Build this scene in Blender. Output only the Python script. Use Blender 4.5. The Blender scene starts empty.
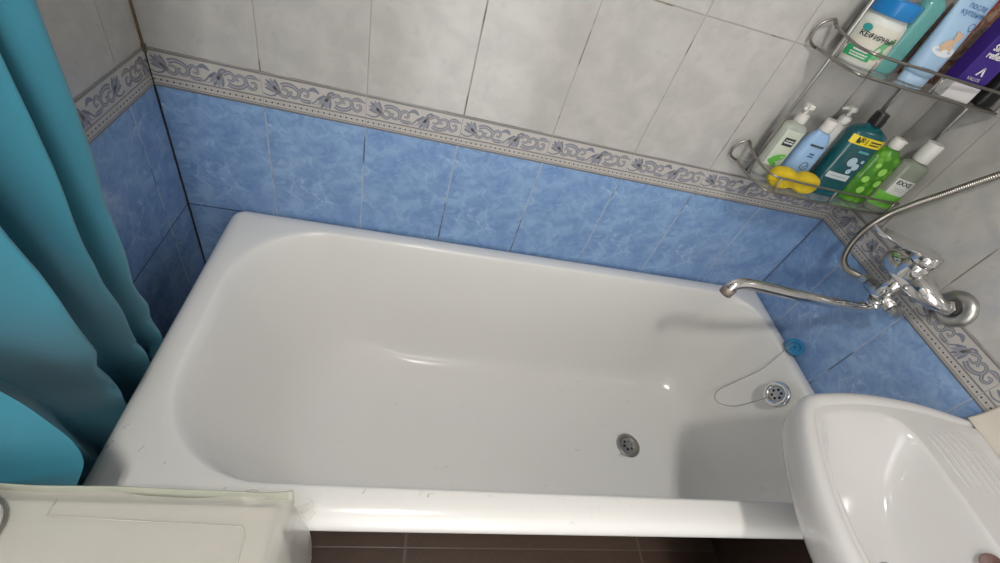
import bpy, bmesh, math, random
from mathutils import Vector, Matrix
random.seed(7)
PI = math.pi
S = bpy.context.scene
COL = S.collection

# ------------------------------------------------------------------ camera
cd = bpy.data.cameras.new('camera'); cam = bpy.data.objects.new('camera', cd); COL.objects.link(cam)
cd.sensor_fit = 'HORIZONTAL'; cd.sensor_width = 36.0; cd.lens = 456.44 / 1000 * 36.0
cd.clip_start = 0.01; cd.clip_end = 50
R0 = (0.9671329, -0.0498272, 0.2493415); R1 = (0.1356659, -0.7282540, -0.6717446); R2 = (0.2150551, 0.6834934, -0.6975586)
m = Matrix(((R0[0], -R1[0], -R2[0], 0.51361), (R0[1], -R1[1], -R2[1], -0.92172), (R0[2], -R1[2], -R2[2], 1.40238), (0, 0, 0, 1)))
cam.matrix_world = m
S.camera = cam
# ------------------------------------------------------------------ world, exposure, lamp
w = bpy.data.worlds.new('world'); S.world = w; w.use_nodes = True
w.node_tree.nodes['Background'].inputs[0].default_value = (0.98, 0.97, 0.95, 1)   # added fill light, enters by an opening made in the unseen front wall
w.node_tree.nodes['Background'].inputs[1].default_value = 3.3
S.view_settings.view_transform = 'Standard'; S.view_settings.look = 'None'
S.view_settings.exposure = 0.10; S.view_settings.gamma = 1.0; S.view_settings.use_curve_mapping = False
LAMP = Vector((0.62, -1.22, 2.40))
LAMP_POWER = 16.5
for k, dx in enumerate((-0.03, 0.03)):
    ld = bpy.data.lights.new('lamp_light', 'AREA'); ld.shape = 'RECTANGLE'; ld.size = 0.022; ld.size_y = 0.15
    ld.energy = LAMP_POWER / 2; ld.color = (1.0, 0.965, 0.92)
    lo = bpy.data.objects.new('lamp_light', ld); COL.objects.link(lo); lo.location = LAMP + Vector((dx, 0, 0))

# ------------------------------------------------------------------ node helpers
class NT:
    def __init__(s, name):
        s.m = bpy.data.materials.new(name); s.m.use_nodes = True
        s.t = s.m.node_tree; s.b = s.t.nodes['Principled BSDF']
    def n(s, typ, **kw):
        x = s.t.nodes.new(typ)
        for k, v in kw.items(): setattr(x, k, v)
        return x
    def put(s, sock, v):
        if isinstance(v, bpy.types.NodeSocket): s.t.links.new(v, sock)
        else: sock.default_value = v
    def math(s, op, a, b=None, c=None):
        x = s.n('ShaderNodeMath', operation=op); s.put(x.inputs[0], a)
        if b is not None: s.put(x.inputs[1], b)
        if c is not None: s.put(x.inputs[2], c)
        return x.outputs[0]
    def mix(s, f, a, b):
        x = s.n('ShaderNodeMix', data_type='RGBA'); s.put(x.inputs[0], f); s.put(x.inputs[6], a); s.put(x.inputs[7], b)
        return x.outputs[2]
    def step(s, v, e0, e1):
        x = s.n('ShaderNodeMapRange', interpolation_type='SMOOTHSTEP'); s.put(x.inputs[0], v)
        s.put(x.inputs[1], e0); s.put(x.inputs[2], e1); return x.outputs[0]
    def noise(s, vec, scale, detail=3, rough=0.5, dist=0.0):
        x = s.n('ShaderNodeTexNoise'); s.put(x.inputs['Vector'], vec); x.inputs['Scale'].default_value = scale
        x.inputs['Detail'].default_value = detail; x.inputs['Roughness'].default_value = rough
        x.inputs['Distortion'].default_value = dist; return x.outputs['Fac']
    def obj(s): return s.n('ShaderNodeTexCoord').outputs['Object']
    def sep(s, v):
        x = s.n('ShaderNodeSeparateXYZ'); s.put(x.inputs[0], v); return x.outputs
    def comb(s, a, b, c):
        x = s.n('ShaderNodeCombineXYZ'); s.put(x.inputs[0], a); s.put(x.inputs[1], b); s.put(x.inputs[2], c); return x.outputs[0]
    def bump(s, h, strength, dist=0.001):
        x = s.n('ShaderNodeBump'); s.put(x.inputs['Height'], h); x.inputs['Strength'].default_value = strength
        x.inputs['Distance'].default_value = dist; s.t.links.new(x.outputs[0], s.b.inputs['Normal'])

def c4(c): return (c[0], c[1], c[2], 1.0)
def mat(name, col, rough=0.5, metal=0.0, trans=0.0, alpha=1.0, var=0.06, nscale=30.0, spec=0.5, coat=0.0, ior=1.45, bump=0.0, sss=0.0):
    M = NT(name); b = M.b
    o = M.obj(); nz = M.noise(o, nscale, 3)
    dk = tuple(max(0, x * (1 - var)) for x in col); lt = tuple(min(1, x * (1 + var)) for x in col)
    M.put(b.inputs['Base Color'], M.mix(nz, c4(dk), c4(lt)))
    b.inputs['Roughness'].default_value = rough; b.inputs['Metallic'].default_value = metal
    b.inputs['Transmission Weight'].default_value = trans; b.inputs['Alpha'].default_value = alpha
    b.inputs['Specular IOR Level'].default_value = spec; b.inputs['Coat Weight'].default_value = coat
    b.inputs['IOR'].default_value = ior
    if sss: b.inputs['Subsurface Weight'].default_value = sss; b.inputs['Subsurface Radius'].default_value = (.02, .02, .02)
    if bump: M.bump(nz, bump, 0.002)
    return M.m

# ------------------------------------------------------------------ tile materials
def tile_mat(name, axis, off, sign=1.0):
    """glazed wall tiles 20 x 29.4 cm; axis 'x' or 'y' runs along the wall, off = first joint"""
    M = NT(name); o = M.obj(); X, Y, Z = M.sep(o)
    u = X if axis == 'x' else M.math('MULTIPLY', Y, -1.0)
    us = M.math('DIVIDE', M.math('SUBTRACT', u, off), 0.2)
    up = M.math('DIVIDE', M.math('SUBTRACT', Z, 0.944), 0.294)
    dn = M.math('DIVIDE', M.math('SUBTRACT', 0.872, Z), 0.2931)
    isup = M.math('GREATER_THAN', Z, 0.91)
    vs = M.math('ADD', M.math('MULTIPLY', up, isup), M.math('MULTIPLY', dn, M.math('SUBTRACT', 1.0, isup)))
    iu = M.math('FLOOR', us); iv = M.math('FLOOR', vs)
    fu = M.math('SUBTRACT', us, iu); fv = M.math('SUBTRACT', vs, iv)
    du = M.math('MULTIPLY', M.math('MINIMUM', fu, M.math('SUBTRACT', 1.0, fu)), 0.2)
    dv = M.math('MULTIPLY', M.math('MINIMUM', fv, M.math('SUBTRACT', 1.0, fv)), 0.294)
    d = M.math('MINIMUM', du, dv)
    wob = M.math('MULTIPLY', M.noise(o, 60, 2), 0.0006)
    grout = M.math('SUBTRACT', 1.0, M.step(d, 0.0010, M.math('ADD', 0.0017, wob)))
    # tile-local coordinates shifted by a per-tile random
    wn = M.n('ShaderNodeTexWhiteNoise', noise_dimensions='3D'); M.put(wn.inputs[0], M.comb(iu, iv, isup))
    rnd = wn.outputs['Value']
    p = M.comb(M.math('ADD', fu, M.math('MULTIPLY', M.math('FLOOR', M.math('MULTIPLY', rnd, 3.0)), 0.9)), M.math('MULTIPLY', fv, 1.47), iv)
    n1 = M.noise(p, 3.2, 4, 0.55, 0.35); n2 = M.noise(p, 9.0, 4, 0.6, 0.4); n3 = M.noise(p, 1.6, 2)
    ps = M.n('ShaderNodeVectorMath', operation='ADD'); M.put(ps.inputs[0], p)
    nd = M.n('ShaderNodeTexNoise'); M.put(nd.inputs['Vector'], p); nd.inputs['Scale'].default_value = 4.0; nd.inputs['Detail'].default_value = 3
    sc = M.n('ShaderNodeVectorMath', operation='SCALE'); M.put(sc.inputs[0], nd.outputs['Color']); sc.inputs['Scale'].default_value = 0.35; M.put(ps.inputs[1], sc.outputs[0])
    def vor(scale, feat):
        v = M.n('ShaderNodeTexVoronoi', feature=feat); M.put(v.inputs['Vector'], ps.outputs[0]); v.inputs['Scale'].default_value = scale; return v
    facet = M.sep(vor(9.0, 'F1').outputs['Color'])[0]; facet2 = M.sep(vor(19.0, 'F1').outputs['Color'])[1]
    edge = vor(3.2, 'DISTANCE_TO_EDGE').outputs['Distance']
    # blue marble: cloudy facets with pale crooked veins
    b1 = M.mix(M.step(n1, 0.32, 0.68), (0.165, 0.285, 0.54, 1), (0.275, 0.425, 0.655, 1))
    b2 = M.mix(M.math('MULTIPLY', facet, 0.62), b1, (0.135, 0.25, 0.49, 1))
    b3 = M.mix(M.math('MULTIPLY', facet2, 0.35), b2, (0.33, 0.49, 0.71, 1))
    b4 = M.mix(M.math('MULTIPLY', M.step(n2, 0.52, 0.66), 0.35), b3, (0.145, 0.275, 0.50, 1))
    vein = M.math('MULTIPLY', M.math('SUBTRACT', 1.0, M.step(edge, 0.004, 0.022)), M.step(n3, 0.40, 0.62))
    blue = M.mix(M.math('MULTIPLY', vein, 0.5), b4, (0.46, 0.60, 0.80, 1))
    # pale marble
    w1 = M.mix(M.step(n1, 0.3, 0.7), (0.515, 0.50, 0.478, 1), (0.445, 0.432, 0.415, 1))
    w2 = M.mix(M.math('MULTIPLY', M.step(n2, 0.52, 0.72), 0.35), w1, (0.385, 0.378, 0.375, 1))
    w3 = M.mix(M.math('MULTIPLY', M.math('MULTIPLY', M.step(M.noise(o, 3.1, 2), 0.56, 0.74), M.step(n1, .35, .6)), 0.45), w2, (0.35, 0.36, 0.45, 1))
    tile = M.mix(isup, blue, w3)
    # grout: pale, in places stained dark
    st = M.step(M.noise(o, 9.0, 4, 0.6), 0.50, 0.62)
    gup = M.mix(st, (0.37, 0.345, 0.31, 1), (0.19, 0.16, 0.125, 1))
    gdn = M.mix(st, (0.36, 0.42, 0.50, 1), (0.06, 0.08, 0.13, 1))
    hz = M.math('LESS_THAN', dv, du)
    gdn = M.mix(hz, gdn, (0.02, 0.03, 0.06, 1))
    g = M.mix(isup, gdn, gup)
    M.put(M.b.inputs['Base Color'], M.mix(grout, tile, g))
    M.put(M.b.inputs['Roughness'], M.math('ADD', 0.16, M.math('MULTIPLY', grout, 0.6)))
    h = M.math('ADD', M.step(d, 0.0003, 0.0022), M.math('MULTIPLY', n2, 0.06))
    M.bump(h, 0.35, 0.0012)
    return M.m

def floor_mat():
    M = NT('brown floor tile'); o = M.obj(); X, Y, Z = M.sep(o)
    us = M.math('DIVIDE', M.math('SUBTRACT', X, 0.628), 0.70); vs = M.math('DIVIDE', M.math('ADD', Y, 0.592), 0.30)
    fu = M.math('FRACT', us); fv = M.math('FRACT', vs)
    d = M.math('MULTIPLY', M.math('MINIMUM', M.math('MINIMUM', fu, M.math('SUBTRACT', 1.0, fu)), M.math('MINIMUM', fv, M.math('SUBTRACT', 1.0, fv))), 0.3)
    g = M.math('SUBTRACT', 1.0, M.step(d, 0.001, 0.0025))
    wn = M.n('ShaderNodeTexWhiteNoise', noise_dimensions='3D'); M.put(wn.inputs[0], M.comb(M.math('FLOOR', us), M.math('FLOOR', vs), 0.0))
    n1 = M.noise(o, 7, 5, 0.6, 1.0); n2 = M.noise(o, 160, 2)
    a = M.mix(n1, (0.050, 0.030, 0.022, 1), (0.088, 0.056, 0.042, 1))
    a = M.mix(M.math('MULTIPLY', M.step(n2, 0.62, 0.7), 0.5), a, (0.16, 0.11, 0.09, 1))
    a = M.mix(M.math('MULTIPLY', wn.outputs['Value'], 0.35), a, (0.13, 0.095, 0.078, 1))
    M.put(M.b.inputs['Base Color'], M.mix(g, a, (0.11, 0.09, 0.075, 1)))
    M.b.inputs['Roughness'].default_value = 0.3
    M.bump(M.step(d, 0.0005, 0.003), 0.3, 0.001)
    return M.m

def enamel_mat():
    """white enamel with chips and scratches at fixed places"""
    M = NT('white bath enamel'); o = M.obj(); X, Y, Z = M.sep(o)
    marks = [(0.116, -0.598, .0042, .0022, 60), (0.121, -0.590, .0022, .0016, 0), (0.112, -0.577, .006, .0008, 55), (0.128, -0.566, .007, .0006, 50),
             (0.165, -0.60, .007, .0006, 70), (0.555, -0.283, .003, .0008, 10), (1.084, -0.381, .008, .0011, -25), (1.20, -0.405, .003, .0006, 20),
             (1.293, -0.21, .0022, .0022, 0), (0.506, -0.652, .005, .0009, 60), (0.61, -0.655, .004, .0016, 80), (0.617, -0.652, .006, .0007, 10),
             (0.716, -0.652, .003, .0006, 0), (0.971, -0.489, .004, .0007, 30), (1.18, -0.30, .006, .0006, 5), (1.06, -0.19, .010, .0007, -15), (1.12, -0.16, .008, .0007, 20),
             (0.70, -0.45, .007, .0005, 15), (0.205, -0.62, .003, .0009, 85), (0.30, -0.655, .003, .0009, 45)]
    tot = None
    for x, y, rx, ry, a in marks:
        ca, sa = math.cos(math.radians(a)), math.sin(math.radians(a))
        dx = M.math('SUBTRACT', X, x); dy = M.math('SUBTRACT', Y, y)
        p = M.math('DIVIDE', M.math('ADD', M.math('MULTIPLY', dx, ca), M.math('MULTIPLY', dy, sa)), rx)
        q = M.math('DIVIDE', M.math('SUBTRACT', M.math('MULTIPLY', dy, ca), M.math('MULTIPLY', dx, sa)), ry)
        r = M.math('ADD', M.math('MULTIPLY', p, p), M.math('MULTIPLY', q, q))
        v = M.math('SUBTRACT', 1.0, M.step(r, 0.5, 1.3))
        tot = v if tot is None else M.math('MAXIMUM', tot, v)
    n = M.noise(o, 420, 2, 0.6); tot = M.math('MULTIPLY', tot, M.step(n, 0.35, 0.6))
    soil = M.math('MULTIPLY', M.step(M.noise(o, 26, 5, 0.7, 1.5), 0.60, 0.74), M.step(M.noise(o, 4, 2), 0.45, 0.62))
    base = M.mix(M.noise(o, 4, 3), (0.755, 0.74, 0.71, 1), (0.785, 0.772, 0.745, 1))
    base = M.mix(M.math('MULTIPLY', soil, 0.22), base, (0.42, 0.42, 0.43, 1))
    M.put(M.b.inputs['Base Color'], M.mix(M.math('MULTIPLY', tot, 0.62), base, (0.10, 0.095, 0.09, 1)))
    M.put(M.b.inputs['Roughness'], M.math('ADD', 0.13, M.math('MULTIPLY', M.noise(o, 40, 3), 0.1)))
    M.bump(M.noise(o, 9, 2), 0.05, 0.004)
    return M.m

MT = {}
MT['enamel'] = enamel_mat()
MT['chrome'] = mat('chrome', (0.72, 0.71, 0.70), 0.09, 1.0, nscale=60, var=.08)
MT['dullchrome'] = mat('brushed chrome', (0.50, 0.49, 0.47), 0.32, 1.0, nscale=90, var=.15)
MT['wire'] = mat('dull chrome wire', (0.34, 0.32, 0.29), 0.28, 1.0)
MT['china'] = mat('white sanitary china', (0.60, 0.588, 0.58), 0.12, var=.015, nscale=5, coat=.4)
MT['white_paint'] = mat('white ceiling paint', (0.86, 0.85, 0.83), 0.8, bump=.1)
MT['hole'] = mat('dark hole', (0.012, 0.010, 0.009), 0.7)
MT['rubber_blue'] = mat('blue rubber', (0.02, 0.19, 0.36), 0.45)
MT['chain'] = mat('steel ball chain', (0.33, 0.31, 0.28), 0.35, 0.9)
MT['stained'] = mat('brown corner grout', (0.13, 0.095, 0.06), 0.9, var=.4, nscale=70, bump=.4)
MT['dark_grout'] = mat('black mouldy corner grout', (0.018, 0.02, 0.03), 0.9, var=.4, nscale=70)

# ------------------------------------------------------------------ mesh helpers
def link(name, bm, m, parent=None, smooth=True, label=None):
    me = bpy.data.meshes.new(name); bm.normal_update(); bm.to_mesh(me); bm.free()
    ms = m if isinstance(m, (list, tuple)) else [m]
    for x in ms: me.materials.append(x)
    if smooth:
        for p in me.polygons: p.use_smooth = True
    o = bpy.data.objects.new(name, me); COL.objects.link(o)
    if parent is not None: o.parent = parent
    if label: o['label'] = label
    return o
def sharp(o, ang=35):
    me = o.data; a = math.radians(ang); bm = bmesh.new(); bm.from_mesh(me)
    for e in bm.edges:
        e.smooth = not (len(e.link_faces) == 2 and e.calc_face_angle(0) > a)
    bm.to_mesh(me); bm.free(); return o
def thing(name, label, cat, loc=(0, 0, 0), rz=0.0, group=None):
    o = bpy.data.objects.new(name, None); COL.objects.link(o); o.empty_display_size = 0.02
    o.location = loc; o.rotation_euler = (0, 0, rz); o['label'] = label; o['category'] = cat
    if group: o['group'] = group
    return o
def tag(o, label, cat, group=None):
    o['label'] = label; o['category'] = cat
    if group: o['group'] = group
    return o
def struct(o): o['kind'] = 'structure'; return o

def box(bm, x0, x1, y0, y1, z0, z1, bev=0.0, seg=2):
    r = bmesh.ops.create_cube(bm, size=1.0)
    vs = r['verts']
    bmesh.ops.scale(bm, vec=(x1 - x0, y1 - y0, z1 - z0), verts=vs)
    bmesh.ops.translate(bm, vec=((x0 + x1) / 2, (y0 + y1) / 2, (z0 + z1) / 2), verts=vs)
    if bev:
        es = list({e for v in vs for e in v.link_edges})
        bmesh.ops.bevel(bm, geom=es, offset=bev, segments=seg, affect='EDGES', profile=0.5)
def loft(bm, rings, closed=True, cap0=False, cap1=False, mi=0):
    """rings: list of lists of points, all the same length"""
    R = [[bm.verts.new(p) for p in r] for r in rings]; n = len(rings[0])
    for a, b in zip(R[:-1], R[1:]):
        for i in range(n if closed else n - 1):
            j = (i + 1) % n
            try:
                f = bm.faces.new((a[i], a[j], b[j], b[i])); f.material_index = mi
            except ValueError: pass
    if cap0: bm.faces.new(list(reversed(R[0]))).material_index = mi
    if cap1: bm.faces.new(R[-1]).material_index = mi
    return R
def lathe(bm, prof, n=32, center=(0, 0, 0), axis='z', mi=0, sx=1.0, sy=1.0, cap0=False, cap1=False):
    rings = []
    for r, h in prof:
        ring = []
        for i in range(n):
            a = 2 * PI * i / n; p = (r * sx * math.cos(a), r * sy * math.sin(a), h)
            if axis == 'x': p = (p[2], p[0], p[1])
            elif axis == '-x': p = (-p[2], p[1], p[0])
            elif axis == 'y': p = (p[1], p[2], p[0])
            ring.append((p[0] + center[0], p[1] + center[1], p[2] + center[2]))
        rings.append(ring)
    return loft(bm, rings, True, cap0, cap1, mi)
def spline(pts, sub=8, closed=False):
    P = [Vector(p) for p in pts]; out = []; n = len(P)
    rng = range(n if closed else n - 1)
    for i in rng:
        if closed: p0, p1, p2, p3 = P[(i - 1) % n], P[i], P[(i + 1) % n], P[(i + 2) % n]
        else: p0, p1, p2, p3 = P[max(0, i - 1)], P[i], P[i + 1], P[min(n - 1, i + 2)]
        for k in range(sub):
            t = k / sub
            out.append(0.5 * ((2 * p1) + (-p0 + p2) * t + (2 * p0 - 5 * p1 + 4 * p2 - p3) * t * t + (-p0 + 3 * p1 - 3 * p2 + p3) * t ** 3))
    if not closed: out.append(P[-1].copy())
    return out
def tube(bm, pts, r, n=10, closed=False, cap=True, flat=1.0, mi=0):
    P = [Vector(p) for p in pts]; N = len(P)
    rf = r if callable(r) else (lambda t: r)
    tan = []
    for i in range(N):
        a = P[(i - 1) % N] if closed or i > 0 else P[i]; b = P[(i + 1) % N] if closed or i < N - 1 else P[i]
        t = (b - a); tan.append(t.normalized() if t.length > 1e-9 else Vector((0, 0, 1)))
    ref = Vector((0, 0, 1)) if abs(tan[0].z) < 0.9 else Vector((1, 0, 0))
    nrm = (ref - tan[0] * ref.dot(tan[0])).normalized(); rings = []
    for i in range(N):
        nrm = nrm - tan[i] * nrm.dot(tan[i])
        nrm = nrm.normalized() if nrm.length > 1e-6 else tan[i].orthogonal().normalized()
        bn = tan[i].cross(nrm); rr = rf(i / max(1, N - 1))
        rings.append([P[i] + nrm * rr * flat * math.cos(2 * PI * k / n) + bn * rr * math.sin(2 * PI * k / n) for k in range(n)])
    if closed: rings.append(rings[0])
    loft(bm, rings, True, cap and not closed, cap and not closed, mi)
    if closed: bmesh.ops.remove_doubles(bm, verts=bm.verts, dist=1e-6)
def rrect(x0, x1, y0, y1, r, z, nc=12, ns=14):
    """rounded rectangle ring, consistent parametrisation"""
    if not isinstance(r, (list, tuple)): r = (r,) * 4
    out = []
    cs = [(x1 - r[0], y1 - r[0], 0, r[0]), (x0 + r[1], y1 - r[1], 90, r[1]), (x0 + r[2], y0 + r[2], 180, r[2]), (x1 - r[3], y0 + r[3], 270, r[3])]
    arcs = []
    for cx, cy, a0, rr in cs:
        arcs.append([(cx + rr * math.cos(math.radians(a0 + 90 * k / nc)), cy + rr * math.sin(math.radians(a0 + 90 * k / nc))) for k in range(nc + 1)])
    for i in range(4):
        out += arcs[i]; a = arcs[i][-1]; b = arcs[(i + 1) % 4][0]
        for k in range(1, ns): t = k / ns; out.append((a[0] + (b[0] - a[0]) * t, a[1] + (b[1] - a[1]) * t))
    return [(x, y, z) for x, y in out]
def lerp_ring(A, B, t, z): return [(a[0] + (b[0] - a[0]) * t, a[1] + (b[1] - a[1]) * t, z) for a, b in zip(A, B)]

def text_geo(s, size, bold=0.0):
    cu = bpy.data.curves.new('txt', 'FONT'); cu.body = s; cu.size = size; cu.align_x = 'CENTER'; cu.align_y = 'CENTER'
    cu.offset = bold; cu.resolution_u = 2; cu.space_line = 0.85
    o = bpy.data.objects.new('txt', cu); COL.objects.link(o)
    bpy.context.view_layer.update()
    me = o.evaluated_get(bpy.context.evaluated_depsgraph_get()).to_mesh()
    V = [v.co.copy() for v in me.vertices]; F = [tuple(p.vertices) for p in me.polygons]
    o.to_mesh_clear(); COL.objects.unlink(o); bpy.data.objects.remove(o); bpy.data.curves.remove(cu)
    return V, F
def add_text(bm, s, size, fn, bold=0.0, mi=0):
    V, F = text_geo(s, size, bold)
    vs = [bm.verts.new(fn(v.x, v.y)) for v in V]
    for f in F:
        try: bm.faces.new([vs[i] for i in f]).material_index = mi
        except ValueError: pass

# ------------------------------------------------------------------ room
def slab(name, m, x0, x1, y0, y1, z0, z1):
    bm = bmesh.new(); box(bm, x0, x1, y0, y1, z0, z1); return struct(link(name, bm, m, smooth=False))
YF = -1.75; ZC = 2.5
slab('wall_back', tile_mat('wall tiles back', 'x', 0.0), -0.1, 1.7, 0.0, 0.1, 0, ZC)
slab('wall_left', tile_mat('wall tiles left', 'y', 0.092), -0.1, 0.0, YF, 0.0, 0, ZC)
slab('wall_right', tile_mat('wall tiles right', 'y', 0.135), 1.6, 1.7, YF, 0.0, 0, ZC)
bm = bmesh.new(); box(bm, -0.1, .42, YF - .1, YF, 0, ZC); box(bm, 1.14, 1.7, YF - .1, YF, 0, ZC); box(bm, .42, 1.14, YF - .1, YF, 2.02, ZC)  # gap left in this unseen wall to let the world fill in
struct(link('wall_front', bm, MT['white_paint'], smooth=False))
d = struct(link('fill_doorway_1', (lambda b: (box(b, .42, .46, YF - .1, YF + .012, 0, 2.02), box(b, 1.10, 1.14, YF - .1, YF + .012, 0, 2.02), box(b, .42, 1.14, YF - .1, YF + .012, 1.98, 2.02), b)[3])(bmesh.new()), MT['white_paint'], smooth=False))  # frame around the unseen opening added for fill light
slab('ceiling', MT['white_paint'], -0.1, 1.7, YF - 0.1, 0.1, ZC, ZC + 0.1)
slab('floor', floor_mat(), -0.1, 1.7, YF - 0.1, 0.1, -0.1, 0.0)

bm = bmesh.new(); box(bm, 1.590, 1.6, -1.75, 0.0, 0.0, 0.555, .001); struct(link('shade_strip_right', bm, mat('dark brown shade strip', (.045, .028, .021), .4), smooth=False))  # added dark strip, stands in for the basin's shade low on the wall
# corner grout
bm = bmesh.new(); box(bm, 0.0, 0.0035, -0.0035, 0.0, 0.94, ZC); box(bm, 0.0, 0.006, -0.006, 0.0, 0.935, 0.95)
struct(link('trim_1', bm, MT['stained'], smooth=False))
bm = bmesh.new(); box(bm, 0.0, 0.003, -0.003, 0.0, 0.0, 0.94)
struct(link('trim_2', bm, MT['dark_grout'], smooth=False))
bm = bmesh.new(); box(bm, 1.5975, 1.6, -0.0025, 0.0, 0.0, 0.87)
struct(link('trim_3', bm, mat('grey blue corner grout', (.10, .13, .2), .9), smooth=False))

# --- decorative border tiles: relief ornament as real raised shapes
MT['b_ground'] = mat('border ground', (0.50, 0.475, 0.445), 0.22, var=.10, nscale=40)
MT['b_line'] = mat('border grey line', (0.21, 0.20, 0.20), 0.3, var=.15)
MT['b_dot'] = mat('border dark dot', (0.07, 0.06, 0.06), 0.4)
MT['b_leaf'] = mat('border blue grey leaf', (0.215, 0.225, 0.285), 0.25, var=.15, nscale=80)
MT['b_leaf2'] = mat('border pale grey leaf', (0.36, 0.36, 0.385), 0.25, var=.15, nscale=80)
MT['b_mid'] = mat('border grey blue', (0.29, 0.295, 0.35), 0.3, var=.15)
def ribbon2(pts, w):
    P = [Vector((p[0], p[1])) for p in pts]; out = []
    for i in range(len(P)):
        a = P[max(0, i - 1)]; b = P[min(len(P) - 1, i + 1)]; t = (b - a).normalized(); n = Vector((-t.y, t.x))
        s = i / (len(P) - 1); ww = w(s) if callable(w) else w
        out.append((P[i] + n * ww / 2, P[i] - n * ww / 2))
    return out
def orn_tile():
    """list of (polygon, level, material index) in cm, tile 20 x 7.2"""
    out = []
    def rib(ctrl, w, mi, lvl=1, sub=6):
        pts = spline([(x, y, 0) for x, y in ctrl], sub); rb = ribbon2(pts, w)
        for (a, b), (c, d) in zip(rb[:-1], rb[1:]): out.append(([a, c, d, b], lvl, mi))
    def blob(cx, cy, rx, ry, rot, mi, lvl=1, n=12):
        ca, sa = math.cos(math.radians(rot)), math.sin(math.radians(rot)); P = []
        for k in range(n):
            t = 2 * PI * k / n; x = rx * math.cos(t); y = ry * math.sin(t) * (1 - 0.35 * math.cos(t)); P.append(Vector((cx + x * ca - y * sa, cy + x * sa + y * ca)))
        out.append((P, lvl, mi))
    def tulip(cx, cy, rot, k=1.35):
        for i, (da, L) in enumerate(((-36, 1.2), (0, 1.45), (36, 1.2), (-18, 1.35), (18, 1.35))):
            a = math.radians(rot + da); blob(cx + math.cos(a) * L * .72 * k, cy + math.sin(a) * L * .72 * k, L * .80 * k, .36 * k, rot + da, 2 if i < 3 else 5, 1 + (i > 2))
            rib([(cx, cy), (cx + math.cos(a) * L * .7 * k, cy + math.sin(a) * L * .7 * k), (cx + math.cos(a) * L * 1.35 * k, cy + math.sin(a) * L * 1.35 * k)], .09, 6, 3, 3)
        a = math.radians(rot); blob(cx - .1 * math.cos(a), cy - .1 * math.sin(a), .5, .48, rot, 6, 3)
    def scroll(cx, cy, s, mir):
        q = lambda L: [(cx + x * s, cy + y * s * mir) for x, y in L]
        for w_, mi_, lv in ((1.30, 6, 1), (1.0, 2, 2), (.45, 3, 3)):
            rib(q([(-2.2, .9), (-1.2, 1.3), (.1, 1.05), (.9, .2), (.6, -.8), (-.3, -1.0), (-.8, -.35), (-.3, .05)]), lambda t: w_ * .78 * (1 - .55 * t), mi_, lv)
            rib(q([(-2.8, -.7), (-1.7, -1.25), (-1.0, -.6), (-1.4, .2), (-2.3, .1)]), lambda t: w_ * .62 * (1 - .5 * t), mi_, lv)
            rib(q([(.9, .2), (1.7, 1.0), (2.5, .6), (2.4, -.25), (1.7, -.1)]), lambda t: w_ * .60 * (1 - .5 * t), mi_, lv)
            rib(q([(.9, -.9), (1.9, -1.3), (3.1, -1.0)]), lambda t: w_ * (.16 + .5 * math.sin(PI * t)), mi_, lv)
    tulip(3.0, 4.0, 138); scroll(6.0, 4.4, 1.05, 1)
    rib([(.2, 3.1), (1.3, 2.75), (2.4, 3.1), (3.0, 4.0)], lambda t: .25 + .14 * t, 2)
    rib([(7.6, 3.1), (8.6, 2.75), (9.8, 3.2), (10.6, 4.2), (11.8, 5.2)], lambda t: .30, 2)
    rib([(8.9, 2.9), (10.2, 2.8), (11.5, 3.4), (12.2, 3.5)], lambda t: .25, 3)
    rib([(8.7, 5.4), (9.8, 5.9), (10.8, 5.2)], lambda t: .15 + .7 * math.sin(PI * t), 2)
    tulip(12.6, 4.9, 240); scroll(16.2, 4.35, 1.08, -1)
    rib([(17.8, 5.4), (18.8, 5.8), (19.8, 5.3)], lambda t: .25, 2)
    rib([(12.3, 5.4), (13.2, 6.0), (14.2, 5.6)], lambda t: .15 + .4 * math.sin(PI * t), 2)
    def bar(y0, y1, mi, lvl=1): out.append(([Vector((0, y0)), Vector((20, y0)), Vector((20, y1)), Vector((0, y1))], lvl, mi))
    bar(6.72, 7.2, 1); bar(2.02, 2.34, 1); bar(.50, .68, 1); bar(0.0, .34, 6)
    for k in range(18):
        cx = .55 + k * 1.11; out.append(([Vector((cx + .21 * math.cos(t * PI / 3), 1.34 + .21 * math.sin(t * PI / 3))) for t in range(6)], 2, 4))
        out.append(([Vector((cx + .555 + .12 * math.cos(t * PI / 2), 1.34 + .26 * math.sin(t * PI / 2))) for t in range(4)], 1, 3))
    return out
ORN = orn_tile()
def clip(poly, x0, x1):
    for s, lim in ((1, x0), (-1, x1)):
        out = []
        for i in range(len(poly)):
            a, b = poly[i], poly[(i + 1) % len(poly)]; ia = s * (a.x - lim) >= 0; ib = s * (b.x - lim) >= 0
            if ia: out.append(a)
            if ia != ib: t = (lim - a.x) / (b.x - a.x); out.append(a + (b - a) * t)
        poly = out
        if len(poly) < 3: return []
    return poly
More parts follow.
